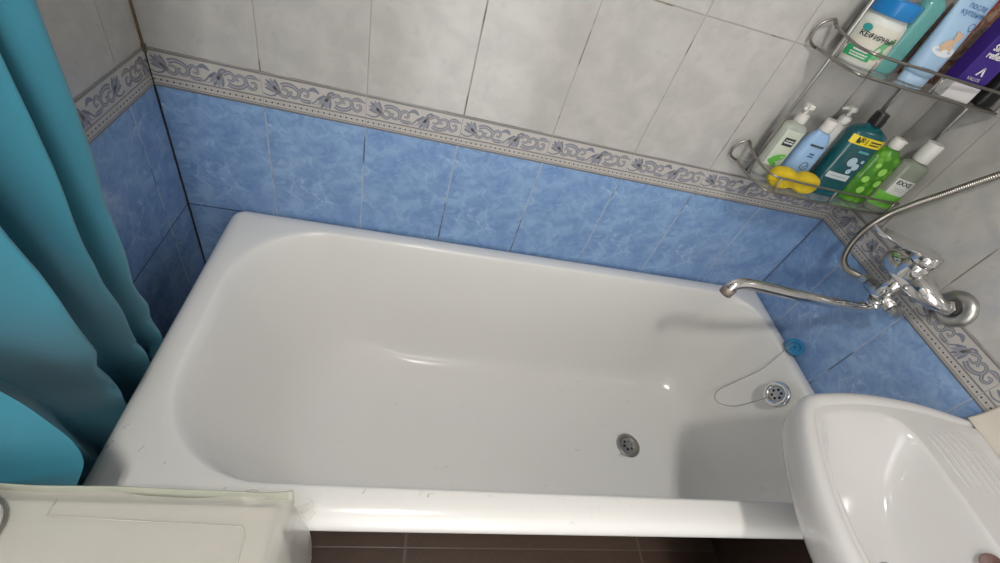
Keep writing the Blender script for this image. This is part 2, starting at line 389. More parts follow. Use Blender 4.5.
def border(name, L, joints, fn):
    """fn(u, v, h) -> world; u along the wall, v up, h out from the wall"""
    bm = bmesh.new()
    def quad(u0, u1, v0, v1, h, mi):
        bm.faces.new([bm.verts.new(fn(*p)) for p in ((u0, v0, h), (u1, v0, h), (u1, v1, h), (u0, v1, h))]).material_index = mi
    quad(0, L, 0, .072, .0004, 5)
    js = [j for j in joints]
    for a, b, flipu in js:
        A = max(0, a) + .0007; B = min(L, b) - .0007
        if B - A < .003: continue
        g = [bm.verts.new(fn(*p)) for p in ((A, .0006, .0012), (B, .0006, .0012), (B, .0714, .0012), (A, .0714, .0012),
                                            (A - .0004, .0002, 0), (B + .0004, .0002, 0), (B + .0004, .0718, 0), (A - .0004, .0718, 0))]
        for q in ((0, 1, 2, 3), (0, 4, 5, 1), (1, 5, 6, 2), (2, 6, 7, 3), (3, 7, 4, 0)): bm.faces.new([g[i] for i in q])
        for poly, lvl, mi in ORN:
            P = [Vector((a + p.x / 100, p.y / 100)) for p in poly]; P = clip(P, A, B)
            if len(P) < 3: continue
            h = .0012 + .00016 * lvl + .000012 * (len(bm.faces) % 7)
            try: bm.faces.new([bm.verts.new(fn(p.x, min(p.y, .0714), h)) for p in P]).material_index = mi
            except ValueError: pass
    o = link(name, bm, [MT['b_ground'], MT['b_line'], MT['b_leaf'], MT['b_leaf2'], MT['b_dot'], MT['b_mid'], MT['b_line']], smooth=False)
    return struct(o)
border('trim_4', 1.6, [(.2 * i, .2 * i + .2, 0) for i in range(8)], lambda u, v, h: (u, -h, .872 + v))
border('trim_5', 1.1, [(-.108 + .2 * i, .092 + .2 * i, 0) for i in range(6)], lambda u, v, h: (h, -u, .872 + v))
border('trim_6', 1.2, [(-.065 + .2 * i, .135 + .2 * i, 0) for i in range(7)], lambda u, v, h: (1.6 - h, -u, .872 + v))

# ------------------------------------------------------------------ ceiling lamp
t = thing('ceiling_lamp', 'round white ceiling lamp with two glowing tubes above the bathroom floor', 'lamp', LAMP)
bm = bmesh.new(); lathe(bm, [(.001, .10), (.13, .10), (.135, .085), (.12, .05), (.001, .048)], 40)
link('lamp_base', bm, MT['white_paint'], t)
em = NT('lamp tube glow'); em.b.inputs['Emission Color'].default_value = (1, .95, .88, 1); em.b.inputs['Emission Strength'].default_value = 6
for dx in (-.03, .03):
    bm = bmesh.new(); tube(bm, [(dx, -.075, .02), (dx, .075, .02)], .011, 12); link('lamp_tube', bm, em.m, t)
    bm = bmesh.new(); box(bm, dx - .012, dx + .012, .075, .092, .008, .05, .002); link('tube_holder', bm, MT['white_paint'], t)

# ------------------------------------------------------------------ bathtub
def tub():
    t = thing('bathtub', 'white enamelled rectangular bathtub filling the space between the tiled walls', 'bathtub')
    X0, X1, Y0, Y1 = 0.104, 1.597, -0.7025, -0.002
    oc = (.012, .035, .03, .012)
    def outer(inset, z):
        return rrect(X0 + inset, X1 - inset, Y0 + inset, Y1 - inset, tuple(max(.004, r - inset) for r in oc), z)
    rings = [outer(.006, .560), outer(.001, .562), outer(0, .568), outer(0, .576), outer(.003, .585), outer(.009, .5925), outer(.018, .5975), outer(.030, .600)]
    OP = rrect(.158, 1.552, -.645, -.052, (.11, .19, .19, .11), .6)
    BT = rrect(.56, 1.39, -.505, -.195, (.13, .15, .15, .13), .2)
    o6 = rings[-1]
    rings.append(lerp_ring(o6, OP, .5, .6005)); rings.append(lerp_ring(o6, OP, .85, .600))
    prof = [(.0, .5995), (.010, .5975), (.022, .592), (.040, .577), (.08, .53), (.14, .46), (.21, .39), (.29, .325), (.38, .275), (.48, .245), (.60, .226), (.72, .216), (.86, .210), (1.0, .207)]
    # the head end (small x) slopes more gently than the other sides
    for h, z in prof:
        ring = []
        for a, b in zip(OP, BT):
            s = max(0.0, min(1.0, (0.75 - a[0]) / 0.58)); s = s * s * (3 - 2 * s)
            hh = h * (1 - s) + (h ** 1.0) * s
            ring.append((a[0] + (b[0] - a[0]) * hh, a[1] + (b[1] - a[1]) * hh, z))
        rings.append(ring)
    DC = (1.254, -.357)
    for k, z in ((.35, .2045), (.7, .201), (.9, .199)):
        rings.append([(a[0] + (DC[0] - a[0]) * k, a[1] + (DC[1] - a[1]) * k, z) for a in BT])
    n = len(BT)
    # drain throat
    cen = [(DC[0] + .024 * math.cos(math.atan2(a[1] - DC[1], a[0] - DC[0])), DC[1] + .024 * math.sin(math.atan2(a[1] - DC[1], a[0] - DC[0])), .1982) for a in BT]
    rings.append(cen)
    # outer skin
    low = [[(x, y, z - .012) for x, y, z in rings[8]]]
    bm = bmesh.new(); loft(bm, rings)
    out = [outer(.006, .560), outer(.012, .572), outer(.024, .588)]
    OP2 = rrect(.160, 1.560, -.652, -.044, (.10, .17, .17, .10), .588)
    for h, z in prof[3:]:
        out.append([(a[0] + (b[0] - a[0]) * h, a[1] + (b[1] - a[1]) * h, z - .012) for a, b in zip(OP2, BT)])
    out.append([(DC[0] + (a[0] - DC[0]) * .1, DC[1] + (a[1] - DC[1]) * .1, .186) for a in BT])
    loft(bm, [list(reversed(r)) for r in out], cap1=True)
    bmesh.ops.remove_doubles(bm, verts=bm.verts, dist=1e-5)
    link('basin', bm, MT['enamel'], t)
    # drain fitting
    bm = bmesh.new()
    lathe(bm, [(.022, -.004), (.0225, .0018), (.026, .0032), (.034, .0030), (.037, .0010), (.037, -.002)], 36, (DC[0], DC[1], .2005))
    MT['drainmetal'] = mat('tarnished drain metal', (.33, .31, .28), .4, .9)
    d = link('drain', bm, MT['drainmetal'], t)
    bm = bmesh.new(); lathe(bm, [(.0005, -.003), (.0225, -.003)], 30, (DC[0], DC[1], .2005)); link('drain_hole', bm, MT['hole'], d)
    bm = bmesh.new(); grille(bm, .0225, .0030); g = link('drain_grille', bm, MT['dullchrome'], d, smooth=False); g.location = (DC[0], DC[1], .1995)
    # overflow on the end wall, tilted with it
    ov = Vector((1.474, -.366, .568)); 
    bm = bmesh.new()
    lathe(bm, [(.0005, -.006), (.019, -.006), (.0205, .001), (.024, .0045), (.031, .004), (.0345, .001), (.0345, -.004)], 36)
    ob = link('overflow_ring', bm, MT['chrome'], t); q = Vector((-.93, 0, .37)).to_track_quat('Z', 'Y'); ob.rotation_mode = 'QUATERNION'
    ov = Vector((1.5065, -.358, .555)); ob.rotation_quaternion = q; ob.location = ov
    bm = bmesh.new(); lathe(bm, [(.0005, -.0045), (.019, -.0045)], 30); link('overflow_hole', bm, MT['hole'], ob)
    bm = bmesh.new(); grille(bm, .0195, .0025); link('overflow_grille', bm, MT['dullchrome'], ob, smooth=False).location = (0, 0, -.002)
    for x, y in ((.62, -.46), (.62, -.24), (1.30, -.46), (1.30, -.24)):
        bm = bmesh.new(); z1 = .196
        lathe(bm, [(.03, 0), (.032, .01), (.014, .03), (.012, z1 * .6), (.022, z1)], 14, (x, y, 0), cap0=True, cap1=True)
        link('foot', bm, MT['enamel'], t)
    return t
def grille(bm, R, th):
    """round plate with six holes around a centre"""
    N = 72; holes = [(R * .60 * math.cos(k * PI / 3 + .2), R * .60 * math.sin(k * PI / 3 + .2)) for k in range(6)]; hr = R * .19
    # polar grid plate with cells inside holes removed
    nr = 14; V = {}
    for i in range(nr + 1):
        for j in range(N):
            r = R * (0.02 + .98 * i / nr); a = 2 * PI * j / N; V[i, j] = bm.verts.new((r * math.cos(a), r * math.sin(a), th * (0.6 + .4 * (1 - (r / R) ** 2))))
    for i in range(nr):
        for j in range(N):
            j2 = (j + 1) % N; vs = (V[i, j], V[i + 1, j], V[i + 1, j2], V[i, j2])
            c = sum((v.co for v in vs), Vector()) / 4
            if any((c.x - hx) ** 2 + (c.y - hy) ** 2 < hr * hr for hx, hy in holes): continue
            bm.faces.new(vs)
    bm.faces.new([V[0, j] for j in range(N)])
tub()

# plug on the rim with its chain
t = thing('bath_plug', 'blue rubber bath plug lying on the tub rim against the tiles, on a chain', 'plug', (1.572, -.243, .6007))
bm = bmesh.new()
lathe(bm, [(.0005, 0), (.017, 0), (.0185, .003), (.020, .010), (.0235, .0115), (.0235, .0155), (.020, .0165), (.014, .0165), (.0135, .012), (.003, .012), (.0028, .018), (.0005, .0185)], 30)
o = link('stopper', bm, MT['rubber_blue'], t); sharp(o, 40); o.rotation_euler = (.45, -.30, 0); o.location = (.003, 0, .0115)
bm = bmesh.new(); pts = [(-.013 + math.cos(a) * .0045, 0, .030 + math.sin(a) * .0045) for a in [i * PI / 8 for i in range(16)]]
tube(bm, pts, .0007, 6, closed=True); link('ring', bm, MT['chain'], t)
CH = [tuple(Vector(p) - Vector((1.572, -.243, .6007))) for p in ((1.560, -.245, .632), (1.545, -.255, .612), (1.525, -.268, .585), (1.503, -.279, .540), (1.478, -.275, .470), (1.462, -.272, .420), (1.459, -.283, .395), (1.460, -.306, .402), (1.468, -.335, .440), (1.480, -.350, .490), (1.490, -.357, .528), (1.497, -.357, .540))]
bm = bmesh.new(); P = spline(CH, 40)
tube(bm, P, .0009, 6)
acc = 0
for a, b in zip(P[:-1], P[1:]):
    acc += (b - a).length
    if acc > .0042:
        acc = 0; bmesh.ops.create_icosphere(bm, subdivisions=1, radius=.0015, matrix=Matrix.Translation(b))
link('chain', bm, MT['chain'], t)

# ------------------------------------------------------------------ wash basin
def sink():
    CX, CY = 1.34, -.80
    half = [(1.140, -.80), (1.141, -.765), (1.150, -.71), (1.166, -.66), (1.184, -.615), (1.200, -.583), (1.218, -.558), (1.24, -.543), (1.30, -.5335), (1.355, -.530), (1.42, -.532), (1.49, -.540), (1.55, -.554), (1.585, -.565), (1.598, -.570), (1.600, -.576), (1.600, -.60)]
    pts = half + [(x, -1.6 - y) for x, y in reversed(half)][:-1]
    inn = [(1.172, -.80), (1.173, -.765), (1.182, -.71), (1.197, -.66), (1.214, -.62), (1.230, -.594), (1.252, -.579), (1.30, -.571), (1.36, -.569), (1.395, -.575), (1.418, -.594), (1.428, -.63), (1.431, -.70), (1.432, -.80)]
    ipts = inn + [(x, -1.6 - y) for x, y in reversed(inn)][1:-1]
    def resample(P, N=180, close_line=False):
        C = spline([(x, y, 0) for x, y in P], 10, closed=True)
        ang = []
        for i in range(len(C)):
            a = C[i]; b = C[(i + 1) % len(C)]
            ang.append((math.atan2(a.y - CY, a.x - CX), a, math.atan2(b.y - CY, b.x - CX), b))
        out = []
        for k in range(N):
            th = -PI + 2 * PI * (k + .5) / N; d = Vector((math.cos(th), math.sin(th))); best = None
            for _, a, _, b in ang:
                ax, ay = a.x - CX, a.y - CY; bx, by = b.x - CX, b.y - CY
                den = d.x * (by - ay) - d.y * (bx - ax)
                if abs(den) < 1e-12: continue
                s = (ax * (by - ay) - ay * (bx - ax)) / den; u = (ax * d.y - ay * d.x) / den
                if s > 0 and -1e-6 <= u <= 1 + 1e-6 and (best is None or s > best): best = s
            out.append(Vector((CX + d.x * best, CY + d.y * best, 0)))
        return out
    O = resample(pts); I = resample(ipts); N = len(O)
    C = Vector((1.33, -.80, 0))
    def sh(P, d, z):
        out = []
        for p in P:
            v = (p - C); L = v.length; q = C + v * ((L - d) / L)
            if p.x > 1.56: q.x += (p.x - q.x) * min(1, (p.x - 1.56) / .03)
            out.append((min(q.x, 1.599), q.y, z))
        return out
    def dz(x, y, z):
        # ribs of the soap tray and the step of the ledge along the wall
        yy = abs(y + .80)
        if x > 1.566: z += min(1, (x - 1.566) / .004) * .005
        return z
    R = []
    R.append(sh(O, .10, .70)); R.append(sh(O, .060, .735)); R.append(sh(O, .025, .765)); R.append(sh(O, .010, .785)); R.append(sh(O, .006, .800)); R.append(sh(O, .002, .815))
    R.append(sh(O, 0, .826)); R.append(sh(O, 0, .838)); R.append(sh(O, .003, .846)); R.append(sh(O, .008, .8495)); R.append(sh(O, .014, .8510)); R.append(sh(O, .020, .8505)); R.append(sh(O, .024, .8485)); R.append(sh(O, .027, .8475))
    base = R[-1]; nd = 46
    for k in range(1, nd + 1):
        tt = k / nd; ring = []
        for a, b in zip(base, I):
            x = a[0] + (b.x - a[0]) * tt; y = a[1] + (b.y - a[1]) * tt; ring.append((x, y, dz(x, y, .8475)))
        R.append(ring)
    # bowl; the front slopes gently, the back is steep
    D = Vector((1.352, -.802, 0))
    for h, z in ((.03, .8455), (.06, .8405), (.10, .832), (.17, .812), (.25, .790), (.34, .770), (.44, .754), (.55, .742), (.67, .733), (.78, .727), (.88, .723)):
        R.append([(b.x + (D.x - b.x) * h, b.y + (D.y - b.y) * h, z) for b in I])
    R.append([(D.x + .021 * (b.x - D.x) / (b - D).length, D.y + .021 * (b.y - D.y) / (b - D).length, .721) for b in I])
    t = thing('wash_basin', 'white china wash basin with ribbed soap tray projecting over the tub end', 'sink', (0, 0, 0))
    bm = bmesh.new(); loft(bm, R, cap0=True); link('bowl', bm, MT['china'], t)
    bm = bmesh.new(); lathe(bm, [(.014, -.004), (.0165, .0015), (.022, .003), (.027, .0015), (.028, -.002)], 30, (D.x, D.y, .7225)); dr = link('drain', bm, MT['dullchrome'], t)
    bm = bmesh.new(); lathe(bm, [(.0005, 0), (.0165, 0)], 24, (D.x, D.y, .7222)); link('drain_hole', bm, MT['hole'], dr)
    bm = bmesh.new()   # overflow hole in the back wall of the bowl
    lathe(bm, [(.0005, 0.0), (.010, 0.0), (.011, .002), (.013, .001)], 24); o = link('overflow', bm, mat('brown stained overflow', (.16, .09, .08), .5), t)
    o.rotation_mode = 'QUATERNION'; o.rotation_quaternion = Vector((-.85, 0, .5)).to_track_quat('Z', 'Y'); o.location = (1.419, -.80, .832)
    for k in range(6):
        x0 = 1.455 + .0165 * k; bm = bmesh.new(); tube(bm, spline([(x0 - .004, -.604 + .002 * k, .8468), (x0, -.630, .8476), (x0 + .002, -.660, .8478), (x0 + .006, -.700 - .003 * k, .8468)], 6), lambda q: .0012 + .0028 * math.sin(PI * q) ** .5, 8, flat=.55)
        link('soap_ridge', bm, MT['china'], t)
    # cream strip between the ledge and the tiles
    bm = bmesh.new()
    sec = [(1.580, .8515), (1.5805, .8545), (1.586, .862), (1.592, .874), (1.596, .890), (1.598, .915), (1.5995, .915), (1.5995, .8515)]
    rings = [[(x, y, z) for x, z in sec] for y in (-.566, -.57, -.8, -1.03, -1.034)]
    loft(bm, rings, cap0=True, cap1=True); link('wall_seal', bm, mat('cream plastic seal', (.62, .57, .50), .35), t, label='cream plastic sealing strip along the tiles')
    bm = bmesh.new(); lathe(bm, [(.07, 0), (.075, .01), (.055, .08), (.05, .5), (.065, .64), (.10, .705)], 28, (1.42, -.80, 0), cap0=True, cap1=True)
    link('pedestal', bm, MT['china'], t)
sink()

# ------------------------------------------------------------------ mixer tap
def faucet():
    t = thing('bath_mixer_tap', 'chrome wall mixer tap with broad lever and long swivel spout over tub end', 'tap', (1.6, -.31, .957))
    inv = lambda p: Vector(p) - Vector((1.6, -.31, .957))
    def T(pts, r, n=14, sub=6, **k):
        bm = bmesh.new(); tube(bm, spline([inv(p) for p in pts], sub), r, n, **k); return bm
    for s, y in ((1, -.384), (1, -.236)):
        bm = bmesh.new(); lathe(bm, [(.037, -.0005), (.0372, .003), (.0355, .008), (.030, .0125), (.023, .015), (.0165, .0155), (.0160, .012), (.0130, .010)], 36, inv((1.6, y, .957)), axis='-x')
        link('escutcheon', bm, MT['dullchrome'], t)
        bm = bmesh.new(); lathe(bm, [(.010, .020), (.0155, .022), (.0162, .025), (.0162, .033), (.0150, .036), (.010, .036)], 6, inv((1.6, y, .957)), axis='-x'); 
        sharp(link('union_nut', bm, MT['chrome'], t), 20)
    # inlet arms swelling into the central body
    bm = bmesh.new()
    pts = [inv(p) for p in ((1.572, -.385, .957), (1.560, -.385, .9575), (1.549, -.379, .959), (1.541, -.362, .9605), (1.535, -.338, .962), (1.532, -.31, .9625), (1.535, -.282, .962), (1.541, -.258, .9605), (1.549, -.241, .959), (1.560, -.235, .9575), (1.572, -.235, .957))]
    tube(bm, spline(pts, 6), lambda s: .0125 + .0135 * math.exp(-((s - .5) / .26) ** 4), 24)
    link('body', bm, MT['chrome'], t)
    bm = bmesh.new(); lathe(bm, [(.020, -.012), (.0235, 0), (.0245, .012), (.024, .024), (.0225, .027), (.020, .028)], 30, inv((1.524, -.31, .972)))
    link('cartridge_collar', bm, MT['chrome'], t)
    # lever: dome over the cartridge with a flat loop reaching into the room
    bm = bmesh.new(); lathe(bm, [(.0235, 0), (.0250, .004), (.0250, .014), (.022, .021), (.014, .026), (.0005, .028)], 30, inv((1.524, -.31, 1.001)))
    lv = link('lever', bm, MT['chrome'], t)
    bm = bmesh.new(); rings = []     # broad polished paddle reaching into the room
    for k in range(15):
        q = k / 14; x = 1.545 - .160 * q; z = 1.018 + .022 * q ** 1.3; wd = (.019 + .010 * q) * (1 - max(0, (q - .86) / .14) ** 2 * .45); th = .0085 - .0045 * q
        if k == 0: wd *= .55; th *= .5
        cy = -.312 + .020 * q; rings.append([(x, cy + wd * math.copysign(abs(math.cos(a)) ** .8, math.cos(a)), z + th * math.sin(a) + .004 * (math.cos(a) ** 2)) for a in [2 * PI * i / 28 for i in range(28)]])
    rings = [[tuple(inv(p)) for p in r] for r in rings]
    loft(bm, rings, cap0=True, cap1=True)
    link('lever_paddle', bm, MT['chrome'], lv)
    # diverter block with nuts under the body
    bm = bmesh.new(); tube(bm, [inv((1.526, -.31, .95)), inv((1.526, -.31, .905))], .0165, 20); link('outlet_neck', bm, MT['chrome'], t)
    bm = bmesh.new(); tube(bm, [inv((1.528, -.275, .897)), inv((1.528, -.348, .901))], .0155, 20); 
    dv = link('diverter', bm, MT['chrome'], t)
    for a, b, r in (((1.528, -.252, .895), (1.528, -.268, .896), .0125), ((1.528, -.352, .901), (1.528, -.364, .902), .0125), ((1.528, -.31, .884), (1.528, -.31, .872), .0165)):
        bm = bmesh.new(); tube(bm, [inv(a), inv(b)], r, 6); sharp(link('hex_nut', bm, MT['dullchrome'] if r < .015 else MT['chrome'], dv), 20)
    bm = bmesh.new(); tube(bm, [inv((1.520, -.33, .900)), inv((1.494, -.332, .892))], .006, 12); 
    tube(bm, [inv((1.496, -.318, .8925)), inv((1.494, -.347, .8915))], .0055, 10); link('diverter_knob', bm, MT['chrome'], dv)
    # spout
    sp = T([(1.528, -.31, .880), (1.530, -.31, .868), (1.522, -.3105, .860), (1.50, -.3115, .8565), (1.46, -.312, .8575), (1.36, -.310, .861), (1.27, -.307, .866), (1.22, -.306, .8685), (1.198, -.306, .8665), (1.184, -.307, .859), (1.180, -.308, .850)],
            lambda s: .0122, 18, 8)
    s = link('spout', sp, MT['chrome'], t)
    bm = bmesh.new(); tube(bm, [inv((1.1815, -.3085, .854)), inv((1.179, -.3088, .836))], .0138, 20); link('aerator', bm, mat('limescaled aerator', (.30, .25, .21), .5, .7, var=.4, nscale=200), s)
    # shower hose
    hp = spline([inv(p) for p in ((1.528, -.256, .895), (1.529, -.235, .886), (1.532, -.205, .876), (1.537, -.178, .880), (1.543, -.160, .900), (1.548, -.150, .930), (1.552, -.148, .965), (1.556, -.158, 1.01), (1.560, -.178, 1.055), (1.563, -.20, 1.095), (1.567, -.222, 1.138), (1.571, -.243, 1.178), (1.574, -.275, 1.24), (1.576, -.325, 1.33), (1.576, -.39, 1.43), (1.576, -.46, 1.52))], 70)
    bm = bmesh.new(); n = len(hp); tube(bm, hp, lambda s: .0068 + .0007 * math.sin(s * (n - 1) * 2 * PI / 5), 12)
    link('shower_hose', bm, MT['wire'], t)
    bm = bmesh.new(); tube(bm, [inv((1.576, -.46, 1.52)), inv((1.576, -.49, 1.56))], .011, 16)
    hh = link('shower_handle', bm, MT['chrome'], t)
    bm = bmesh.new(); tube(bm, [inv((1.576, -.49, 1.56)), inv((1.56, -.55, 1.66))], .013, 16); tube(bm, [inv((1.555, -.55, 1.665)), inv((1.530, -.56, 1.650))], .032, 24); link('shower_head', bm, MT['chrome'], hh)
    bm = bmesh.new(); box(bm, -.026, 0, -.215, -.18, .60, .63, .004); link('shower_holder', bm, MT['chrome'], t)
faucet()

# ------------------------------------------------------------------ wall rack
def rack():
    t = thing('wall_rack', 'two-tier chrome wire rack with clear shelves in the corner above the tub', 'rack')
    XL, XR, YB, YFt = 1.243, 1.594, -.008, -.128
    pl = mat('clear plastic shelf', (.62, .66, .63), .12, trans=.8, alpha=.45, ior=1.25)
    for zp in (.988, 1.243):
        bm = bmesh.new(); pts = [(XL, YB), (XR, YB), (XR, YFt + .012), (XR - .02, YFt), (XL + .02, YFt), (XL, YFt + .03)]
        loft(bm, [[(x, y, zp - .003) for x, y in pts], [(x, y, zp) for x, y in pts]], cap0=True, cap1=True)
        link('shelf_plate', bm, pl, t, smooth=False, label='clear plastic shelf plate')
        for dz_, r in ((-.001, .0028), (.034, .0026)):
            bm = bmesh.new(); z = zp + dz_
            tube(bm, spline([(XL, YB, z + (.012 if dz_ > 0 else 0)), (XL - .005, YB - .02, z + (.008 if dz_ > 0 else 0)), (XL, YFt + .035, z), (XL + .012, YFt + .006, z), (XL + .04, YFt, z), (1.42, YFt - .003, z), (XR - .02, YFt, z), (XR - .003, YFt + .015, z), (XR, YB, z)], 8), r, 8)
            link('rail', bm, MT['wire'], t)
        for x, y in [(x, YFt - .001) for x in (XL + .03, 1.42, XR - .014)] + [(XL - .002, YFt + .055), (XR - .001, YFt + .055)]:
            bm = bmesh.new(); tube(bm, [(x, y, zp - .001), (x, y, zp + .034)], .0018, 6); link('rail_post', bm, MT['wire'], t)
        bm = bmesh.new()      # curled wire hooks at the back left
        tube(bm, spline([(XL - .003, YB - .002, zp - .003), (XL - .026, YB - .004, zp + .008), (XL - .030, YB - .006, zp + .034), (XL - .010, YB - .008, zp + .050), (XL + .004, YB - .010, zp + .038)], 8), .0026, 8)
        link('wire_hook', bm, MT['wire'], t)
    for x, y in ((1.243, -.058), (1.489, -.008), (1.592, -.072)):
        bm = bmesh.new(); tube(bm, [(x, y, .985), (x, y, 1.52)], .0036, 10); link('upright', bm, MT['dullchrome'], t)
rack()

# ------------------------------------------------------------------ bottles
def cm(name, col, rough=.25, **k): return mat(name, col, rough, **k)
M_white = cm('white plastic', (.66, .65, .62), .3); M_black = cm('black plastic', (.012, .012, .013), .3)
M_ink = cm('dark print', (.02, .03, .03), .5); M_whiteink = cm('white print', (.75, .75, .75), .5)
def bottle(name, label, cat, loc, prof, w, d, m, rz=0.0, tilt=0.0, p=2.6, group=None):
    """prof: (height, scale); superellipse section of half width w, half depth d. Local front is -y."""
    t = thing(name, label, cat, loc, rz, group); t.rotation_euler = (-tilt, 0, rz)
    def sec(s, z, k=1.0):
        out = []
        for i in range(36):
            a = 2 * PI * i / 36; c, s_ = math.cos(a), math.sin(a)
            out.append((w * s * k * math.copysign(abs(c) ** (2 / p), c), d * s * k * math.copysign(abs(s_) ** (2 / p), s_), z))
        return out
    bm = bmesh.new(); loft(bm, [sec(s, z) for z, s in prof], cap0=True, cap1=True); link('bottle_body', bm, m, t)
    t_ = t
    def surf(x, z, e=.0008):
        s = prof[-1][1]
        for (z0, s0), (z1, s1) in zip(prof[:-1], prof[1:]):
            if z0 <= z <= z1: s = s0 + (s1 - s0) * (z - z0) / max(1e-6, z1 - z0); break
        ww, dd = w * s, d * s; q = min(.985, abs(x / ww)); return Vector((x, -dd * (1 - q ** p) ** (1 / p) - e, z))
    return t, surf
def decal(t, surf, name, poly, m, e=.0008, nx=10, label=None, parent=None):
    """patch spanned by x0,x1,z0,z1 following the bottle surface"""
    x0, x1, z0, z1 = poly; bm = bmesh.new(); nz = 6
    V = [[bm.verts.new(surf(x0 + (x1 - x0) * i / nx, z0 + (z1 - z0) * j / nz, e)) for i in range(nx + 1)] for j in range(nz + 1)]
    for j in range(nz):
        for i in range(nx): bm.faces.new((V[j][i], V[j][i + 1], V[j + 1][i + 1], V[j + 1][i]))
    return link(name, bm, m, parent or t, label=label)
def ell(t, surf, name, cx, cz, rx, rz, m, rot=0, e=.0012, parent=None, n=20):
    bm = bmesh.new(); ca, sa = math.cos(rot), math.sin(rot); V = []
    for k in range(n):
        a = 2 * PI * k / n; x = rx * math.cos(a); z = rz * math.sin(a); V.append(bm.verts.new(surf(cx + x * ca - z * sa, cz + x * sa + z * ca, e)))
    c = bm.verts.new(surf(cx, cz, e))
    for k in range(n): bm.faces.new((c, V[k], V[(k + 1) % n]))
    return link(name, bm, m, parent or t)
def words(t, surf, s, size, cx, cz, m, rot=0.0, e=.0016, bold=0.0, name='lettering', parent=None):
    ca, sa = math.cos(rot), math.sin(rot); bm = bmesh.new()
    add_text(bm, s, size, lambda x, y: surf(cx + x * ca - y * sa, cz + x * sa + y * ca, e), bold)
    return link(name, bm, m, parent or t, smooth=False)
def print_lines(t, surf, rows, m, e=.0016, parent=None):
    """blurred, unreadable small print: rows of (cx, cz, width, height)"""
    bm = bmesh.new()
    for cx, cz, w_, h_ in rows:
        x = cx - w_ / 2
        while x < cx + w_ / 2 - .0003:
            L = min(random.uniform(.0014, .0034), cx + w_ / 2 - x)
            bm.faces.new([bm.verts.new(surf(*q, e)) for q in ((x, cz - h_ / 2), (x + L, cz - h_ / 2), (x + L, cz + h_ / 2), (x, cz + h_ / 2))]); x += L + .0007
    return link('small_print', bm, m, parent or t, smooth=False)
def cap(t, name, prof, m, n=28, loc=(0, 0, 0), rib=0, **k):
    bm = bmesh.new(); lathe(bm, prof, n, loc, cap0=True, cap1=True)
    if rib:
        for i, v in enumerate(bm.verts):
            a = math.atan2(v.co.y - loc[1], v.co.x - loc[0]); f = 1 + .02 * (1 if math.sin(a * rib) > 0 else -1); v.co.x = loc[0] + (v.co.x - loc[0]) * f; v.co.y = loc[1] + (v.co.y - loc[1]) * f
    o = link(name, bm, m, t, **k); return sharp(o, 40)
ZL, ZU = .9883, 1.2433
def body(h, r0=.93, sh=.86, neck=.35):
    return [(0, r0 * .9), (.002, r0 * .97), (.008, 1.0), (h * .5, 1.0), (h * sh, 1.0), (h * (sh + .05), .95), (h * (sh + .09), .78), (h * .98, neck * 1.15), (h, neck)]

# a: aloe dispenser, back left
t, sf = bottle('soap_dispenser_bottle', 'clear pump bottle with green leaf label, leftmost on the lower shelf', 'bottle', (1.282, -.052, ZL), body(.128, neck=.4), .028, .017, cm('clear pale plastic', (.60, .64, .58), .12, trans=.45), rz=-.12, tilt=.0)
lb = decal(t, sf, 'label_sheet', (-.019, .020, .030, .112), cm('pale green label', (.50, .56, .47), .4))
g1 = cm('leaf green print', (.12, .42, .07), .4); ell(t, sf, 'leaf_print', .002, .050, .016, .008, g1, .5, parent=lb); ell(t, sf, 'leaf_print', -.004, .037, .013, .005, g1, -.4, parent=lb)
b_ = decal(t, sf, 'name_box', (-.012, .012, .078, .096), M_ink, .0014, parent=lb); print_lines(t, sf, [(0, .0905, .018, .0025), (0, .0855, .020, .0032)], M_whiteink, e=.002, parent=lb)
cap(t, 'pump_collar', [(.0115, .127), (.0125, .129), (.0125, .143), (.009, .146)], M_white); cap(t, 'pump_head', [(.004, .145), (.004, .156), (.010, .157), (.011, .163), (.009, .166)], M_white)
bm = bmesh.new(); tube(bm, [(0, 0, .161), (-.014, -.014, .162), (-.020, -.020, .158)], .0035, 10); link('pump_nozzle', bm, M_white, t)
# b: light blue bottle
t, sf = bottle('lotion_bottle', 'light blue oval bottle with white cap beside the yellow sponge, lower shelf', 'bottle', (1.344, -.062, ZL), [(0, .80), (.004, .9), (.03, 1.0), (.07, 1.0), (.095, .92), (.113, .72), (.122, .5), (.126, .42)], .030, .018, cm('light blue plastic', (.27, .43, .66), .3), rz=-.12)
print_lines(t, sf, [(-.001, .096, .032, .0045)], M_ink, e=.0012); print_lines(t, sf, [(0, .078, .012, .003), (0, .072, .014, .003)], cm('navy print', (.03, .07, .22), .5), e=.0012)
bm = bmesh.new(); pts = [sf(.002 + .0085 * math.cos(a), .050 + .0085 * math.sin(a), .0016) for a in [i * PI / 10 for i in range(20)]]; tube(bm, pts, .0005, 5, closed=True); tube(bm, [sf(-.003, .050, .0016), sf(.001, .046, .0016), sf(.007, .054, .0016)], .0005, 5); link('round_emblem', bm, M_ink, t)
cap(t, 'cap', [(.0125, .1255), (.0130, .127), (.0130, .147), (.0115, .150)], M_white)
# c: white pump bottle behind
t, sf = bottle('pump_bottle', 'white pump bottle standing behind the light blue bottle, lower shelf', 'bottle', (1.398, -.030, ZL), body(.140, neck=.4), .028, .018, cm('milky white plastic', (.60, .60, .58), .3), rz=-.1)
cap(t, 'pump_collar', [(.0115, .139), (.0125, .141), (.0125, .152), (.0095, .156)], M_white); cap(t, 'pump_head', [(.004, .155), (.004, .166), (.010, .167), (.010, .173), (.007, .176)], M_white)
bm = bmesh.new(); tube(bm, [(0, 0, .171), (-.020, -.006, .172), (-.028, -.008, .168)], .0035, 10); link('pump_nozzle', bm, M_white, t)
